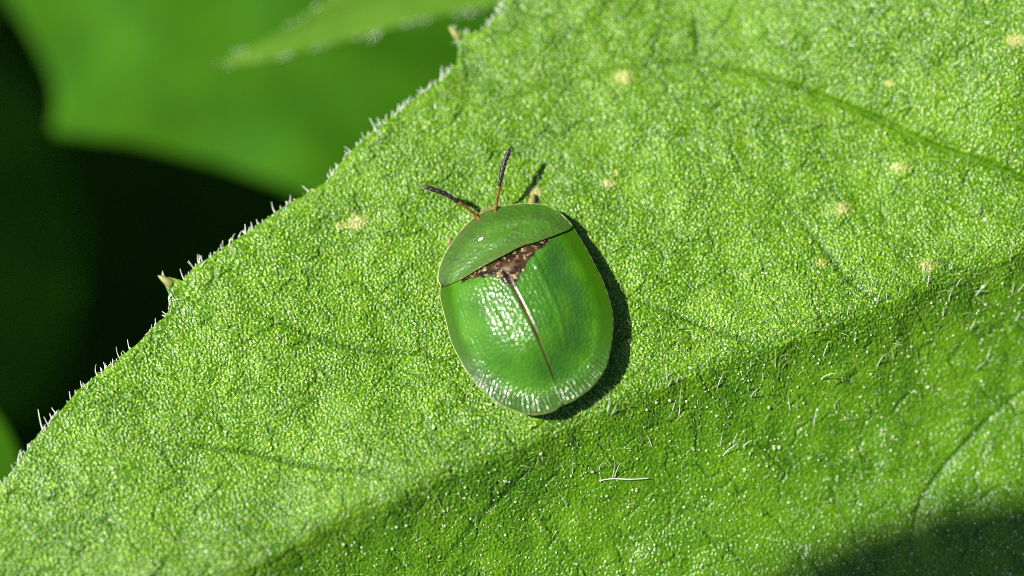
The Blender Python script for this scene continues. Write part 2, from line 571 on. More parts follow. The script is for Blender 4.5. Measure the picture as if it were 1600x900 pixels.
# long upright hairs along the lower side of the fold
m = cand[(dcc > -0.3) & (dcc < 3.5) & (TOP[cand, 0] > 2)]
ids = rng.choice(m, 60, replace=False)
n = len(ids)
lean = rng.normal(0, 0.2, (n, 3)) + np.array([0.0, 0.5, 0])
hv, hf = hairs(TOP[ids], np.tile([0, 0, 1.0], (n, 1)), lean, rng.uniform(0.35, 0.95, n), rng.uniform(0.022, 0.03, n), np.full(n, 0.008), rng.normal(0, 0.15, (n, 3)), 4, 4)
h = new_mesh('long_hair', hv, hf, M_hair, leaf); h['kind'] = 'stuff'
# bright glandular beads
w = 0.25 + 1.0 * (dcc > 0.5) + 0.5 * smooth(4, 14, TOP[cand, 0]) * smooth(2, 8, TOP[cand, 1])
ids = rng.choice(cand, 2600, replace=False, p=w / w.sum())
ico = bmesh.new(); bmesh.ops.create_icosphere(ico, subdivisions=1, radius=1.0)
iv = np.array([v.co[:] for v in ico.verts]); ico.verts.index_update(); iff = np.array([[v.index for v in f.verts] for f in ico.faces]); ico.free()
r = rng.gamma(12, 0.0030, len(ids))
bv = (TOP[ids] + Nn[ids] * (r * 0.4)[:, None])[:, None] + (iv[None] * r[:, None, None]) * rng.uniform(0.7, 1.3, (len(ids), 1, 3))
bf = (np.arange(len(ids)) * len(iv))[:, None, None] + iff[None]
h = new_mesh('hair_bead', bv.reshape(-1, 3), bf.reshape(-1, 3), M_gland, leaf); h['kind'] = 'stuff'
# hairs on the margin
cols = np.flatnonzero((S > s_lo - 1) & (S < s_end + 4))
ids = np.r_[rng.choice(cols, 420)]
rows = rng.choice([0, 0, 1, 3, 5], len(ids))
pid = rows * ns + ids
n = len(pid)
outw = np.r_[-Nd, 0.0]
lean = rng.normal(0, 0.42, (n, 3)) + np.array([0, 0, 0.35]) + 0.5 * np.r_[Sd, 0]
hv, hf = hairs(TOP[pid] - np.array([0, 0, 0.06]), np.tile(outw, (n, 1)), lean, rng.gamma(7, 0.027, n), rng.uniform(0.026, 0.038, n), np.full(n, 0.014),
               rng.normal(0, 0.35, (n, 3)) + 0.25 * np.r_[Sd, 0], 4, 5)
h = new_mesh('margin_hair', hv, hf, M_hair, leaf); h['kind'] = 'stuff'


def blob(path, rad, sides=10):
    return tube(path, rad, sides)


# callous tips of the two teeth
for (ax, ay), (bx, by), r in (((268, 444), (247, 431), 0.17), ((718, 60), (701, 42), 0.16)):
    a = on_leaf(ax, ay); b = on_leaf(bx, by)
    a = a + np.array([0, 0, -0.12]); b = b + np.array([0, 0, 0.06])
    t = np.linspace(0, 1, 9)[:, None]
    path = a + (b - a) * t + np.array([0, 0, 0.06]) * np.sin(t * np.pi)
    v, f = blob(path, r * np.array([0.9, 1.0, 0.98, 0.9, 0.8, 0.68, 0.52, 0.34, 0.1]))
    new_mesh('tooth_tip', v, f, M_tip, leaf)

# petiole and stem (beyond the frame)
bp = np.array([base_w[0], base_w[1], base_z - 0.3])
pv = catmull([bp - np.array([2.0, 0.5, 0]), bp, bp + np.array([6, 1.5, -2.5]), np.array([STEM_XY[0], STEM_XY[1], base_z - 9])], 20)
v, f = tube(pv, np.linspace(0.8, 1.4, 20), 12); new_mesh('petiole', v, f, M_stem, plant)
sv = catmull([(STEM_XY[0], STEM_XY[1], GZ - 3), (STEM_XY[0] + 1.5, STEM_XY[1] + 1, GZ * 0.5), (STEM_XY[0], STEM_XY[1], base_z - 8.5), (STEM_XY[0] - 0.5, STEM_XY[1] + 0.4, base_z + 6)], 30)
v, f = tube(sv, np.linspace(2.0, 1.3, 30), 14); new_mesh('stem', v, f, M_stem, plant)


# ------------------------------------------------------------------ other leaves
def star_leaf(name, outline, centre, mat, parent, bow=1.0, wrinkle=0.15, seed=0, rings=26, teeth=0.0, ribs=None, bend=None):
    """a leaf blade from a closed outline (mm, 3-D), filled with rings towards its centre; real thickness."""
    o = np.vstack([outline, outline[:1]])
    o = catmull(o, 241)[:-1]
    n = len(o)
    c = np.asarray(centre, float)
    if teeth:
        w = np.abs(((np.arange(n) / 12.0) % 1) - 0.5) * 2
        o = c + (o - c) * (1 + teeth * (w - 0.5))[:, None]
    r = np.random.default_rng(seed)
    ph = r.random((5, 3)) * 6.28; fq = r.uniform(0.25, 0.9, (5, 2))
    t = np.linspace(0, 1, rings)[:, None, None] ** 0.8
    P = c + (o - c)[None] * t
    P = P.reshape(-1, 3)
    zz = sum(np.sin(P[:, 0] * fq[k, 0] + ph[k, 0]) * np.cos(P[:, 1] * fq[k, 1] + ph[k, 1]) for k in range(5)) * wrinkle * 0.45
    rad = np.repeat(t.ravel(), n)
    zz += bow * (1 - rad ** 2)
    if ribs is not None:
        d, _ = seg_dist(P[:, :2], np.asarray(ribs)[:, :2])
        zz -= 0.5 * np.exp(-(d / 0.7) ** 2)
    if bend is not None:
        zz -= bend[1] * 2.0 * np.logaddexp(0, (P[:, 0] - bend[0]) / 2.0)
    P[:, 2] += zz
    B = P.copy(); B[:, 2] -= 0.3 * (1 - 0.5 * rad ** 4)
    i = np.arange(rings * n).reshape(rings, n)
    j = np.roll(i, -1, axis=1)
    F = np.stack([i[:-1], i[1:], j[1:], j[:-1]], -1).reshape(-1, 4)
    nb_ = rings * n
    FB = F[:, ::-1] + nb_
    E = np.stack([i[-1], i[-1] + nb_, j[-1] + nb_, j[-1]], -1)
    o_ = new_mesh(name, np.vstack([P, B]), np.vstack([F, FB, E]), mat, parent)
    return o_, P[i[-1]]


def stem_to_ground(parent, top, foot, r0=0.9, r1=0.5):
    top = np.asarray(top, float); foot = np.asarray(foot, float)
    mid = (top + foot) / 2 + np.array([foot[0] - top[0], foot[1] - top[1], 0]) * 0.3
    v, f = tube(catmull([foot, mid, top], 18), np.linspace(r0, r1, 18), 10)
    return new_mesh('stem', v, f, M_stem, parent)


def px_outline(pts, z):
    return np.array([at(p[0], p[1], p[2] if len(p) > 2 else z) for p in pts])


# broad soft leaf behind the beetle's leaf
pb = thing('leafy_plant', 'broad blurred bright green leaf lying below the toothed leaf', 'plant', (8, 44, GZ))
oa = px_outline([(-20, -110), (18, 0), (52, 62), (80, 120), (88, 165), (84, 205), (130, 216), (210, 224), (330, 250), (420, 283), (520, 322),
                 (660, 370), (820, 330), (980, 150), (1000, -100), (900, -330), (560, -480), (200, -400)], -20.0)
star_leaf('leaf', oa, at(480, -40, -20.0), M_back, pb, bow=0.5, wrinkle=0.35, seed=4, bend=(at(500, 100, -15)[0], 0.34))
stem_to_ground(pb, at(700, -400, -20.2), (8, 44, GZ - 3))

# narrower serrated leaf over it, its edge glinting with hairs
pc = thing('leafy_plant', 'blurred pale leaf tip with glinting hairy edge over the broad leaf', 'plant', (26, 46, GZ))
ob = px_outline([(340, 101), (368, 84), (420, 58), (480, 22), (560, -40), (680, -120), (840, -170), (1000, -140), (1080, -60), (1000, -30),
                 (880, -8), (780, 8), (700, 22), (640, 36), (560, 58), (480, 80), (400, 100), (365, 103)], -6.5)
lb, edge = star_leaf('leaf', ob, at(700, -50, -6.5), M_pale, pc, bow=-0.25, wrinkle=0.12, seed=9)
n = len(edge)
idx = rng.integers(0, n, 80)
ctr = at(700, -50, -6.5)
outd = edge[idx] - ctr; outd /= np.linalg.norm(outd, axis=1)[:, None]
hv, hf = hairs(edge[idx], outd, rng.normal(0, 0.5, (80, 3)) + np.array([0, 0, 0.3]), rng.gamma(6, 0.05, 80), np.full(80, 0.035), np.full(80, 0.012), rng.normal(0, 0.3, (80, 3)), 4, 5)
h = new_mesh('margin_hair', hv, hf, M_hair, lb); h['kind'] = 'stuff'
stem_to_ground(pc, at(1075, -70, -6.8), (26, 46, GZ - 3))

# dim leaf in the shade at the left border
pd = thing('leafy_plant', 'dim dark green leaf in deep shade beside the broad blurred leaf', 'plant', (-44, 4, GZ))
od = px_outline([(-420, 60), (-200, 20), (-40, 60), (60, 160), (118, 330), (125, 480), (80, 600), (10, 660), (-150, 640), (-330, 420)], -40)
star_leaf('leaf', od, at(-110, 340, -40), M_back, pd, bow=2.0, wrinkle=0.6, seed=5)
stem_to_ground(pd, at(-415, 65, -40.2), (-44, 4, GZ - 3))

# lit leaf tip showing in the lower left corner
pe = thing('leafy_plant', 'small pale green blurred leaf tip low beside the toothed margin', 'plant', (-40, -22, GZ))
oe = px_outline([(-300, 560), (-120, 570), (-20, 630), (22, 690), (34, 745), (10, 830), (-60, 950), (-260, 980), (-380, 780)], -13)
star_leaf('leaf', oe, at(-160, 770, -13), M_back, pe, bow=1.0, wrinkle=0.3, seed=6)
stem_to_ground(pe, at(-375, 785, -13.2), (-40, -22, GZ - 3))

# tall leaf towards the sun: its shadow lies on the folded lower half
pf = thing('leafy_plant', 'tall plant whose overhanging leaf shades the folded lower half of the leaf', 'plant', (-34, -24, GZ))
SH = [(1150, 935), (1215, 897), (1300, 852), (1390, 815), (1480, 790), (1600, 775), (1740, 785), (1850, 850), (1880, 1000), (1760, 1200), (1500, 1290), (1280, 1180)]
sp = np.array([on_leaf(a, b) for a, b in SH])
tt = (150.0 - sp[:, 2]) / L[2]
of = sp + L * tt[:, None]
star_leaf('leaf', of, of.mean(0), M_back, pf, bow=1.0, wrinkle=0.2, seed=8)
low = of[np.argmin(of[:, 1])]
stem_to_ground(pf, low + np.array([0, 0.3, -0.1]), (-34, -24 - 6, GZ - 3))

# added unseen leaf, further up the dim plant, that keeps the sun off it
th = np.linspace(0, 2 * np.pi, 16, endpoint=False)
dcn = at(-110, 340, -40)
sc0 = dcn + L * 54
o_ = sc0 + (od - dcn) * 1.08
star_leaf('leaf', o_, sc0, M_back, pd, bow=0.6, wrinkle=0.3, seed=31, rings=12)
stem_to_ground(pd, o_[0] * 0.995 + sc0 * 0.005 + np.array([0, 0, -0.15]), (-44, 4, GZ - 3))

# foliage added towards the sun to keep the ground between the leaves dark
lr = np.random.default_rng(21)
SHADE = []
for i in range(6):
    for j in range(5):
        SHADE.append((-84 + i * 8.5 + lr.uniform(-3, 3), -34 + j * 17 + lr.uniform(-4, 4), -38 - (i % 3) * 9 + lr.uniform(-3, 3)))
px_ = thing('added_shade_shrub', 'foliage added towards the sun to shade the ground beneath the leaves', 'added_shade_shrub', (-70, 0, GZ))
px_['label'] = 'foliage added towards the sun to shade the ground below the leaves'
cnt = 0
for (lx, ly, lz) in SHADE:
    # keep the part of the view that shows deep black clear of near leaves
    qx, qy = to_px(np.array([lx, ly, lz]))
    if qx > -330 and -200 < qy < 1100: continue
    a0 = lr.uniform(0, 6.28); ln_ = lr.uniform(13, 18); wd = ln_ * lr.uniform(0.5, 0.65)
    u = np.array([math.cos(a0), math.sin(a0), lr.uniform(-0.25, 0.15)]); w_ = np.array([-math.sin(a0), math.cos(a0), lr.uniform(-0.2, 0.2)])
    th = np.linspace(0, 2 * np.pi, 16, endpoint=False)
    o_ = np.array([lx, ly, lz]) + (np.cos(th) * ln_)[:, None] * u + (np.sin(th) * wd * (1 - 0.25 * np.cos(th)))[:, None] * w_
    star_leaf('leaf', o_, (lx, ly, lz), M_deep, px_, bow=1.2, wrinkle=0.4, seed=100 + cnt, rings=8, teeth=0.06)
    v, f = tube(catmull([(-70 + (lx + 70) * 0.15, ly * 0.12, GZ - 2), (lx * 0.6 - 28, ly * 0.6, (lz + GZ) / 2), (lx, ly, lz + 0.9)], 12), np.linspace(1.1, 0.5, 12), 8)
    new_mesh('stem', v, f, M_stem, px_)
    cnt += 1

# ------------------------------------------------------------------ the beetle
RIM = 0.62
TX, TY = 0.10, -0.045        # the beetle leans towards its left side
PRON_FRONT = [(690, 449), (685, 436), (687, 420), (697, 395), (720, 362), (745, 338), (772, 326), (800, 321), (827, 319), (852, 322), (872, 332), (887, 345), (895, 355)]
PRON_BACK = [(895, 355), (886, 362), (875, 367), (860, 375), (837, 386), (822, 391), (807, 398), (792, 407), (770, 418), (745, 430), (727, 439), (708, 445), (690, 449)]
EL_R = [(898, 362), (910, 380), (920, 397), (932, 420), (941, 438), (949, 460), (956, 487), (957, 513), (953, 545), (945, 575), (927, 601), (903, 620), (887, 629), (880, 630)]
EL_L = [(692, 450), (690, 462), (691, 474), (697, 500), (705, 532), (719, 561), (737, 591), (761, 615), (785, 633), (812, 644), (836, 647), (860, 643), (872, 636), (878, 630)]
SUT = [(781, 408), (797, 452), (812, 481), (831, 519), (847, 553), (863, 588), (879, 628)]


_c0 = at(808, 487, RIM)


def lean_z(p): return TX * (p[..., 0] - _c0[0]) + TY * (p[..., 1] - _c0[1])


def rp(pts):
    a = np.array(pts, float)
    p = at(a[:, 0], a[:, 1], RIM)
    return at(a[:, 0], a[:, 1], RIM + lean_z(p))[:, :2]


full = np.vstack([catmull(rp(EL_R[1:]), 120), catmull(rp(EL_L[1:]), 120)[::-1], catmull(rp(PRON_FRONT), 120)])
Cb = 0.5 * (rp([(738, 343)])[0] + rp([(878, 632)])[0])
axis = rp([(738, 343)])[0] - rp([(878, 632)])[0]; axis /= np.linalg.norm(axis)
side = np.array([axis[1], -axis[0]])          # beetle's right
ang = np.arctan2(full[:, 1] - Cb[1], full[:, 0] - Cb[0]); rad = np.hypot(*(full - Cb).T)
o = np.argsort(ang); ang = ang[o]; rad = rad[o]
ang = np.r_[ang - 2 * np.pi, ang, ang + 2 * np.pi]; rad = np.r_[rad, rad, rad]
_ag = np.linspace(-np.pi, np.pi, 721)
_rg = np.interp(_ag, ang, rad)
kern = np.exp(-np.linspace(-2, 2, 25) ** 2); kern /= kern.sum()
_rs = np.convolve(np.r_[_rg[-13:-1], _rg, _rg[1:13]], kern, 'valid')


def rnorm(P):
    d = P - Cb
    return np.hypot(d[:, 0], d[:, 1]) / np.interp(np.arctan2(d[:, 1], d[:, 0]), _ag, _rs)


_r = np.linspace(0, 1.12, 561)
_ds = 0.55 * _r * (1 - smooth(0.35, 0.8, _r)) + 0.80 * smooth(0.25, 0.66, _r) * (1 - 0.90 * smooth(0.68, 0.90, _r)) - 0.14 * smooth(0.92, 1.0, _r)
_f = -np.cumsum(_ds) * (_r[1] - _r[0]) * 3.3
_f -= np.interp(1.0, _r, _f)
_dl = 0.55 * _r * (1 - smooth(0.35, 0.8, _r)) + 0.72 * smooth(0.25, 0.66, _r) * (1 - 0.36 * smooth(0.70, 0.92, _r)) - 0.2 * smooth(0.975, 1.02, _r)
_fl = -np.cumsum(_dl) * (_r[1] - _r[0]) * 3.3
_fl -= np.interp(1.0, _r, _fl)
_fl *= _f[0] / _fl[0]


def dome(P):
    r = rnorm(P)
    d = (P - Cb) / (np.linalg.norm(P - Cb, axis=1)[:, None] + 1e-9)
    tail = smooth(0.45, 0.95, -(d @ axis))         # margin lies flat at the tail, slopes at the flanks
    return RIM + np.interp(r, _r, _f) * tail + np.interp(r, _r, _fl) * (1 - tail) + lean_z(P)


def tuck(V):
    """keep what belongs under the shell under it."""
    V = np.array(V, float)
    r = rnorm(V[:, :2])
    cap_ = dome(Cb + (V[:, :2] - Cb) * np.minimum(1, 1 / np.maximum(r, 1e-6))[:, None]) - 0.2
    V[:, 2] = np.where(r < 1.02, np.minimum(V[:, 2], cap_), V[:, 2])
    return V


def local(P):
    d = P - Cb
    return d @ side, d @ axis


MARK = rp([(724, 441), (745, 431), (770, 417), (792, 405), (810, 396), (830, 387), (858, 374), (853, 386), (838, 397), (825, 413), (815, 434), (801, 456),
           (786, 450), (772, 440), (752, 441)])


def mark_of(P):
    d, _ = seg_dist(P, np.vstack([MARK, MARK[:1]]))
    return np.where(inside(P, MARK), d, -d)


def shell_material():
    t = NT('beetle_green_shell')
    base = t.mix(t.ramp(t.noise(1.1, 3), 0.3, 0.7), rgb(0.026, 0.128, 0.0003), rgb(0.056, 0.194, 0.0006))
    fl = t.attr('flange')
    base = t.mix(t.math('MULTIPLY', fl, 0.8), base, rgb(0.048, 0.165, 0.001))
    gr = t.attr('grey')
    base = t.mix(t.math('MULTIPLY', gr, 0.75), base, rgb(0.052, 0.130, 0.010))
    base = t.mix(t.math('MULTIPLY', t.math('MULTIPLY', gr, t.ramp(t.noise(0.7, 3), 0.5, 0.7)), 0.6), base, rgb(0.045, 0.075, 0.02))
    base = t.mix(t.math('MULTIPLY', t.attr('warm'), 0.8), base, rgb(0.10, 0.085, 0.03))
    spots = t.ramp(t.noise(0.20, 3, 0.6), 0.53, 0.64)
    brown = t.mix(t.ramp(t.noise(0.42, 2), 0.4, 0.62), rgb(0.014, 0.007, 0.003), rgb(0.048, 0.022, 0.007))
    brown = t.mix(spots, brown, rgb(0.40, 0.28, 0.11))
    mk = t.math('ADD', t.attr('mark'), t.math('MULTIPLY', t.math('SUBTRACT', t.noise(0.35, 2), 0.5), 0.5))
    col = base
    su = t.attr('suture')
    col = t.mix(t.ramp(su, 0.25, 0.8), col, t.mix(t.ramp(t.noise(0.9, 2), 0.4, 0.6), rgb(0.12, 0.12, 0.025), rgb(0.065, 0.032, 0.010)))
    col = t.mix(t.ramp(mk, -0.11, -0.01), col, brown)
    p = t.n('BsdfPrincipled')
    t.set(p.inputs['Roughness'], t.math('ADD', t.math('ADD', 0.28, t.math('MULTIPLY', t.attr('dull'), 0.15)), t.math('MULTIPLY', gr, 0.2)))
    t.set(p.inputs['Base Color'], col)
    t.set(p.inputs['Specular IOR Level'], t.math('SUBTRACT', t.math('SUBTRACT', 0.55, t.math('MULTIPLY', t.attr('dull'), 0.42)), t.math('MULTIPLY', t.ramp(mk, -0.11, -0.01), 0.25)))
    p.inputs['Subsurface Weight'].default_value = 0.0
    p.inputs['Subsurface Radius'].default_value = (0.6, 1.0, 0.2)
    p.inputs['Subsurface Scale'].default_value = 0.25 * MM
    t.set(p.inputs['Coat Weight'], t.math('SUBTRACT', t.math('SUBTRACT', 0.45, t.math('MULTIPLY', gr, 0.4)), t.math('MULTIPLY', t.attr('dull'), 0.42)))
    p.inputs['Coat Roughness'].default_value = 0.15
    nb1 = t.bump(t.noise(0.11, 2), 0.016, 0.8)
    t.set(p.inputs['Normal'], nb1); t.set(p.inputs['Coat Normal'], nb1)
    tr = t.n('BsdfTranslucent'); t.set(tr.inputs['Color'], t.mix(1.0, col, rgb(1.3, 1.5, 0.6), 'MULTIPLY'))
    mx = t.n('MixShader'); t.set(mx.inputs[0], t.math('MULTIPLY', fl, 0.42))
    t.t.links.new(p.outputs[0], mx.inputs[1]); t.t.links.new(tr.outputs[0], mx.inputs[2])
    return t.done(mx.outputs[0])


M_shell = shell_material()
M_rim = simple('shell_rim_cream', (0.38, 0.36, 0.14), 0.4, 0.4, (0.20, 0.30, 0.07), 0.5)
M_edge = simple('shell_seam_brown', (0.085, 0.055, 0.016), 0.7, 0.1, (0.035, 0.016, 0.005), 0.9)
M_under = simple('beetle_underside', (0.02, 0.022, 0.01), 0.5, 0.5)
M_legm = simple('beetle_leg', (0.36, 0.26, 0.09), 0.4, 0.5, (0.22, 0.22, 0.06), 0.4)
M_ant_o = simple('antenna_orange', (0.27, 0.13, 0.025), 0.35, 0.5, (0.14, 0.055, 0.012), 0.35)
M_ant_d = simple('antenna_dark', (0.018, 0.012, 0.007), 0.45, 0.5, bump=0.01, bscale=0.05)
M_fine = simple('antenna_down', (0.5, 0.46, 0.38), 0.4, 0.5, trans=0.3)
M_fleck = simple('white_fleck', (0.75, 0.72, 0.6), 0.6, 0.3)

foot = np.r_[Cb, float(H0(Cb[0], Cb[1]))]
beetle = thing('beetle', 'round green beetle with brown mark behind its collar on the hairy leaf', 'beetle', foot)
br = np.random.default_rng(5)


def shell_grid(P, A, B, kind):
    """P (nb,na,2) plan points -> 3-D with pits, wrinkles and colour attributes."""
    sh = P.shape[:2]
    p = P.reshape(-1, 2)
    z = dome(p)
    r = rnorm(p)
    u, v = local(p)
    fl = smooth(0.80, 0.90, r)
    th = np.arctan2(p[:, 1] - Cb[1], p[:, 0] - Cb[0])
    # radial wrinkles of the flat margin
    rr = np.random.default_rng(77)
    wr = np.zeros(len(p))
    for q in range(14):
        fa = rr.uniform(110, 230); wr += np.sin(th * fa + rr.uniform(0, 6.28) + r * rr.uniform(-9, 9)) * (0.6 + 0.4 * np.sin(r * rr.uniform(20, 50) + rr.uniform(0, 6.28) + th * rr.uniform(-9, 9)))
    tl = smooth(0.2, 0.8, -((p - Cb) @ axis) / (np.linalg.norm(p - Cb, axis=1) + 1e-9))
    z = z + 0.0056 * (0.25 if kind == 'p' else 1.0) * (0.12 + 0.88 * tl) * (0.6 + 0.4 * np.sin(th * 17)) * wr * smooth(0.80, 0.90, r) * (1 - smooth(0.975, 1.0, r))
    global DULL
    DULL = smooth(0.70, 0.84, r) * (1 - tl)
    return p, z, r, u, v, fl, th


def add_pits(p, z, centres, depth, radius):
    keep = centres
    cell = 0.25
    # bucketed nearest pit
    key = {}
    for k_, c in enumerate(keep):
        key.setdefault((int(c[0] // cell), int(c[1] // cell)), []).append(k_)
    gi = np.floor(p / cell).astype(int)
    d2 = np.full(len(p), 9.0)
    order = np.lexsort((gi[:, 1], gi[:, 0]))
    g = gi[order]
    cut = np.flatnonzero(np.r_[True, (np.diff(g, axis=0) != 0).any(1)])
    cut = np.r_[cut, len(g)]
    for a, b in zip(cut[:-1], cut[1:]):
        idx = order[a:b]; c0 = g[a]
        ks = [k_ for i in (-1, 0, 1) for j in (-1, 0, 1) for k_ in key.get((c0[0] + i, c0[1] + j), ())]
        if not ks: continue
        dd = ((p[idx][:, None] - keep[ks][None]) ** 2).sum(-1)
        d2[idx] = dd.min(1)
    return z - depth * np.exp(-d2 / radius ** 2) * (1 - 0.7 * smooth(0.80, 0.90, rnorm(p)))


def elytron(sgn):
    outer = catmull(rp(EL_R if sgn > 0 else EL_L), 300)
    inner = catmull(rp(SUT), 300)
    NA, NB = 120, 300
    a = np.linspace(0, 1, NA)
    P = inner[:, None] * (1 - a)[None, :, None] + outer[:, None] * a[None, :, None]
    # the front edge slips under the collar
    base = catmull(rp([(895, 355), (875, 367), (837, 386), (807, 398), (781, 411)] if sgn > 0 else [(690, 449), (727, 439), (745, 430), (770, 418), (781, 411)]), NA)[::-1]
    bshift = base - P[0]
    wgt = np.exp(-np.linspace(0, 1, NB) / 0.07)
    P = P + wgt[:, None, None] * (bshift + axis * 0.10)[None] * (1 - 0.0 * a)[None, :, None]
    p, z, r, u, v, fl, th = shell_grid(P, None, None, 'e')
    aa = np.tile(a, NB); bb = np.repeat(np.linspace(0, 1, NB), NA)
    # shoulder hump and the two faint ribs of the disc
    hump = np.exp(-(((np.abs(u - 0.1) - 1.75) / 0.55) ** 2 + ((v - 1.35) / 0.6) ** 2))
    z = z + 0.10 * hump + 0.035 * np.exp(-((aa - 0.36) / 0.03) ** 2) * (1 - smooth(0.45, 0.75, bb)) - 0.05 * np.exp(-((bb - 0.0) / 0.05) ** 2)
    z = z - 0.05 * np.exp(-(aa / 0.018) ** 2) + 0.008 * np.exp(-((aa - 0.05) / 0.025) ** 2)
    # punctures in rows
    cent = []
    for row in range(13):
        a0 = 0.08 + row * 0.056
        for bq in np.arange(0.03, 0.95, 0.0195):
            ai = a0 + br.normal(0, 0.008); bi = bq + br.normal(0, 0.005)
            if br.random() < 0.12: continue
            iy = int(bi * (NB - 1)); ix = int(ai * (NA - 1))
            if 0 <= iy < NB: cent.append(P[iy, ix])
    for _ in range(260):
        cent.append(P[br.integers(5, NB - 8), br.integers(10, NA - 4)])
    z = add_pits(p, z, np.array(cent), 0.022, 0.044)
    P3 = np.concatenate([p, z[:, None]], 1)
    mk = mark_of(p)
    su = np.exp(-(aa * 3.0 / 0.075) ** 2) 
    gray = 0.15 * np.ones(len(p))
    # thickness: turned-under edge
    e = P3.reshape(NB, NA, 3)
    under = e[:, ::8].copy(); under[..., 2] -= 0.10
    n_top = NB * NA
    F = grid_faces(NB, NA)
    nu = under.shape[1]
    FU = grid_faces(NB, nu)[:, ::-1] + n_top
    i_t = np.arange(n_top).reshape(NB, NA); i_u = n_top + np.arange(NB * nu).reshape(NB, nu)
    Wl = np.stack([i_t[:-1, 0], i_t[1:, 0], i_u[1:, 0], i_u[:-1, 0]], -1)
    Wr = np.stack([i_t[1:, -1], i_t[:-1, -1], i_u[:-1, -1], i_u[1:, -1]], -1)
    V = np.vstack([P3, under.reshape(-1, 3)])
    F = np.vstack([F, FU, Wl, Wr])
    if sgn < 0: F = F[:, ::-1]
    F = F[:, ::-1]

    def ext(q, fill=0.0): return np.r_[q, np.full(NB * nu, fill)]
    ob = new_mesh('elytron', V, F, M_shell, beetle, attrs={'dull': ext(DULL, 1), 'flange': ext(fl, 1), 'mark': ext(mk, -1), 'suture': ext(su), 'grey': ext(gray), 'warm': ext(np.zeros(len(p)))})
    # pale rim
    e3 = e[:, -1] + np.array([0, 0, -0.03])
    v_, f_ = tube(e3[2:-1:2], 0.026 + 0.003 * np.sin(np.arange(len(e3[2:-1:2])) * 0.9), 6)
    new_mesh('rim', v_, f_, M_rim, ob)
    # seam edge
    s3 = e[:, 0] + np.array([0, 0, 0.012]); s3[:, :2] += side * sgn * 0.028
    k0 = int(NB * 0.23)
    v_, f_ = tube(s3[k0:-1:2], np.linspace(0.024, 0.020, len(s3[k0:-1:2])), 6)
    new_mesh('seam_edge', v_, f_, M_edge, ob)
    return ob


e1 = elytron(+1); e2 = elytron(-1)

# collar (pronotum)
NA, NB = 150, 90
front = catmull(rp(PRON_FRONT), NA); back = catmull(rp(PRON_BACK), NA)[::-1]
b = np.linspace(0, 1, NB)
Pp = front[None] * (1 - b)[:, None, None] + back[None] * b[:, None, None]
p, z, r, u, v, fl, th = shell_grid(Pp, None, None, 'p')
bb = np.repeat(b, NA); aa = np.tile(np.linspace(0, 1, NA), NB)
ends = np.sin(np.pi * np.clip(aa, 0.0, 1.0)) ** 0.5
z = z + 0.05 + 0.03 * ends
# gentle cross furrows and central dimple
z = z - 0.07 * np.exp(-(((bb - 0.50) / 0.07) ** 2 + ((aa - 0.56) / 0.10) ** 2)) + 0.03 * np.exp(-(((bb - 0.66) / 0.08) ** 2 + ((aa - 0.5) / 0.16) ** 2))
z = z + (0.004 * band(NB, NA, 1.0, 9.0, 0.6, 51) + 0.003 * band(NB, NA, 1.0, 4.5, 0.4, 52)).ravel()
z = z - 0.05 * np.exp(-((bb - 0.80) / 0.10) ** 2) * ends - 0.05 * np.exp(-(((u + 0.1) / 0.5) ** 2 + ((v - 2.6) / 0.3) ** 2))
cent = Pp.reshape(-1, 2)[(br.random(1300) ** 1.6 * NB).astype(int) * NA + br.integers(0, NA, 1300)]
z = add_pits(p, z, cent, 0.022, 0.045)
P3 = np.concatenate([p, z[:, None]], 1)
e = P3.reshape(NB, NA, 3)
under = e.copy()[::6]; under[..., 2] -= 0.09
n_top = NB * NA; nu = under.shape[0]
i_t = np.arange(n_top).reshape(NB, NA); i_u = n_top + np.arange(nu * NA).reshape(nu, NA)
under[-1] = e[-1]; under[-1, :, 2] -= 0.09
F = np.vstack([grid_faces(NB, NA), grid_faces(nu, NA)[:, ::-1] + n_top,
               np.stack([i_t[0, 1:], i_t[0, :-1], i_u[0, :-1], i_u[0, 1:]], -1), np.stack([i_t[-1, :-1], i_t[-1, 1:], i_u[-1, 1:], i_u[-1, :-1]], -1)])


def ext(q, fill=0.0): return np.r_[q, np.full(nu * NA, fill)]


warm = 0.55 * np.exp(-(((bb - 0.05) / 0.10) ** 2)) * np.exp(-((aa - 0.40) / 0.16) ** 2) + 0.35 * np.exp(-(((bb - 0.93) / 0.09) ** 2)) * ends
pron = new_mesh('pronotum', np.vstack([P3, under.reshape(-1, 3)]), F[:, ::-1], M_shell, beetle,
                attrs={'dull': ext(DULL * 0.6, 1), 'flange': ext(fl * 0.7, 1), 'mark': ext(np.full(len(p), -1.0), -1), 'suture': ext(np.zeros(len(p))), 'grey': ext(0.55 + 0.35 * smooth(0.1, 0.5, bb)), 'warm': ext(warm)})
e3 = e[0] + np.array([0, 0, -0.03])
v_, f_ = tube(e3[::2], 0.034 + 0.004 * np.sin(np.arange(len(e3[::2])) * 1.3), 6)
new_mesh('rim', v_, f_, M_rim, pron)
# small pale fleck on the collar
c = at(752, 374, RIM)[:2]; zc = float(dome(c[None])[0]) + 0.06
c = at(752, 374, zc)[:2]; zc = float(dome(c[None])[0]) + 0.07
d_ = np.array([0.85, 0.5, 0]) * 0.12
v_, f_ = tube(np.array([c[0], c[1], zc]) + np.linspace(-1, 1, 7)[:, None] * d_, np.array([0.02, 0.05, 0.065, 0.055, 0.07, 0.05, 0.015]), 8)
new_mesh('pale_fleck', v_, f_, M_fleck, pron)

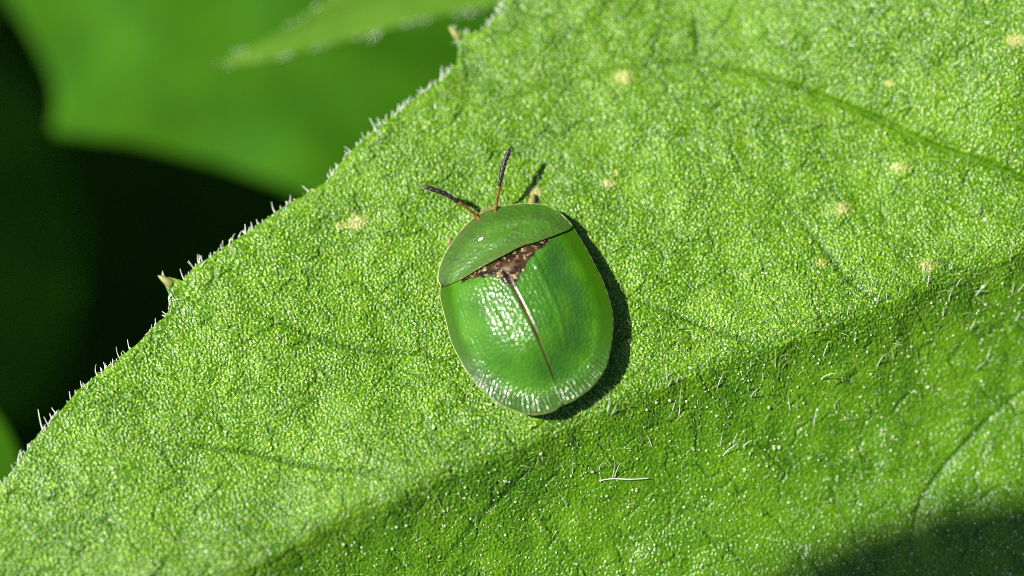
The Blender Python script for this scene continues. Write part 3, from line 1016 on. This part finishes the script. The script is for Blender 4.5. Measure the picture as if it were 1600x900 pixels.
# scutellum: the small triangle between the wing cases
sc_px = [(772, 421), (792, 409), (812, 399), (808, 416), (800, 431), (786, 428)]
sp_ = np.array([at(a_, b_, RIM + 1.0)[:2] for a_, b_ in [(x_ + 6, y_ - 2) for x_, y_ in sc_px]])
sc_c = sp_.mean(0)
ring = [sc_c + (sp_ - sc_c) * t_ for t_ in (1.0, 0.8, 0.35)]
Vs = np.vstack([np.c_[q, dome(q) + dz] for q, dz in zip(ring, (-0.05, 0.035, 0.05))])
Fs = [tuple(k_ * 6 + np.array([j, (j + 1) % 6, 6 + (j + 1) % 6, 6 + j])) for k_ in range(2) for j in range(6)] + [tuple(range(12, 18))]
Fs = [tuple(int(i) for i in f_) for f_ in Fs]
new_mesh('scutellum', Vs, Fs, simple('scutellum_gold', (0.10, 0.06, 0.02), 0.45, 0.4, (0.02, 0.007, 0.003), 0.22, bump=0.02, bscale=0.08), beetle)

# body under the shell, with head
nth = 40
tb = np.linspace(0, np.pi, 22)
Vb = []
for t_ in tb:
    vv = 2.9 * math.cos(t_) + 0.1
    w_ = 1.75 * math.sin(t_) ** 0.75 * (1 - 0.12 * (vv > 0) * vv / 3.3)
    for q_ in range(nth):
        an = 2 * np.pi * q_ / nth
        pt = Cb + axis * vv + side * (w_ * math.cos(an))
        hz = 0.66 + (0.55 if math.sin(an) > 0 else 0.38) * math.sin(an) * math.sin(t_) ** 0.6
        Vb.append((pt[0], pt[1], hz))
new_mesh('body', tuck(Vb), grid_faces(22, nth + 0) if False else np.array([[k_ * nth + j, k_ * nth + (j + 1) % nth, (k_ + 1) * nth + (j + 1) % nth, (k_ + 1) * nth + j] for k_ in range(21) for j in range(nth)]), M_under, beetle)
hc = at(766, 343, 0.62)
tb = np.linspace(0, np.pi, 14)
Vh = []
for t_ in tb:
    for q_ in range(20):
        an = 2 * np.pi * q_ / 20
        pt = hc[:2] + axis * (0.50 * math.cos(t_) + 0.06) + side * (0.62 * math.sin(t_) * math.cos(an))
        Vh.append((pt[0], pt[1], 0.40 + 0.28 * math.sin(t_) * math.sin(an)))
head = new_mesh('head', tuck(Vh), np.array([[k_ * 20 + j, k_ * 20 + (j + 1) % 20, (k_ + 1) * 20 + (j + 1) % 20, (k_ + 1) * 20 + j] for k_ in range(13) for j in range(20)]), M_legm, beetle)

# antennae: eleven beads each, orange at the base and dark towards the club
ANT = [[(752, 347, 0.36), (741, 334, 0.5), (722, 320, 0.84), (700, 305, 1.08), (680, 297, 1.2), (661, 291, 1.26)],
       [(773, 340, 0.36), (775, 323, 0.52), (779, 300, 0.92), (783, 276, 1.24), (789, 252, 1.38), (798, 230, 1.46)]]
for pts in ANT:
    path = catmull([at(*q_) for q_ in pts], 89)
    nseg = 11
    tt_ = np.linspace(0, nseg, 89)
    ph = tt_ % 1.0
    envelope = np.interp(tt_, [0, 1, 4, 6, 8, 10, 10.6, 11], [0.075, 0.07, 0.062, 0.085, 0.105, 0.10, 0.075, 0.02])
    rr_ = envelope * (0.70 + 0.30 * np.sin(np.pi * np.clip(ph * 0.92 + 0.04, 0, 1)) ** 0.6)
    v_, f_ = tube(path, rr_, 10)
    fm = [0 if (k_ // 10) / 88 * nseg < 5.0 else 1 for k_ in range(88 * 10)] + [0, 1]
    a_ = new_mesh('antenna', v_, f_, [M_ant_o, M_ant_d], beetle, fmat=fm)
    ii = br.integers(42, 88, 150)
    nd = br.normal(0, 1, (150, 3)); tg = np.gradient(path, axis=0)[ii]; tg /= np.linalg.norm(tg, axis=1)[:, None]
    nd -= tg * (nd * tg).sum(1)[:, None]; nd /= np.linalg.norm(nd, axis=1)[:, None]
    hv, hf = hairs(path[ii] + nd * rr_[ii][:, None] * 0.85, nd, tg * 1.1, br.uniform(0.05, 0.09, 150), np.full(150, 0.008), np.full(150, 0.003), np.zeros((150, 3)), 2, 3)
    dwn = new_mesh('down', hv, hf, M_fine, a_); dwn['kind'] = 'stuff'

# six legs, mostly hidden; one pale front foot shows ahead of the collar
LEGS = [(1, 2.1, (834, 304), True), (-1, 2.1, (700, 372), False), (1, 0.4, (938, 452), False), (-1, 0.4, (712, 500), False), (1, -1.3, (925, 560), False), (-1, -1.3, (745, 575), False)]
for sg, vv, (fx, fy), show in LEGS:
    hip = Cb + axis * vv + side * sg * 1.1
    ft = on_leaf(fx, fy)
    hp = np.array([hip[0], hip[1], 0.55])
    kn = 0.45 * hp + 0.55 * ft + np.array([0, 0, 0.32]); kn[2] = min(kn[2], 0.62)
    ftz = ft + np.array([0, 0, 0.08])
    back_ = (ftz - kn); back_[2] = 0; back_ /= np.linalg.norm(back_)
    an_ = ftz - back_ * 0.45 + np.array([0, 0, 0.05])
    path = catmull([hp, kn, an_, ftz], 28)
    rr_ = np.interp(np.linspace(0, 1, 28), [0, 0.25, 0.5, 0.7, 0.78, 0.9, 1], [0.18, 0.22, 0.14, 0.11, 0.15, 0.15, 0.05])
    v_, f_ = tube(path, rr_, 8)
    new_mesh('leg', tuck(v_), f_, M_legm, beetle)

# ------------------------------------------------------------------ loose pale fibre on the folded half
fp = [on_leaf(a_, b_, 0.10) for a_, b_ in ((936, 751), (958, 748), (985, 749), (1016, 747))]
path = catmull(fp, 20)
v_, f_ = tube(path, np.r_[0.008, np.full(6, 0.026), np.full(6, 0.031), np.full(6, 0.022), 0.006], 6)
fo = new_mesh('plant_fibre', v_, f_, M_fibre)
fo['label'] = 'short straight white fibre lying on the darker half of the leaf'
fo['category'] = 'fibre'
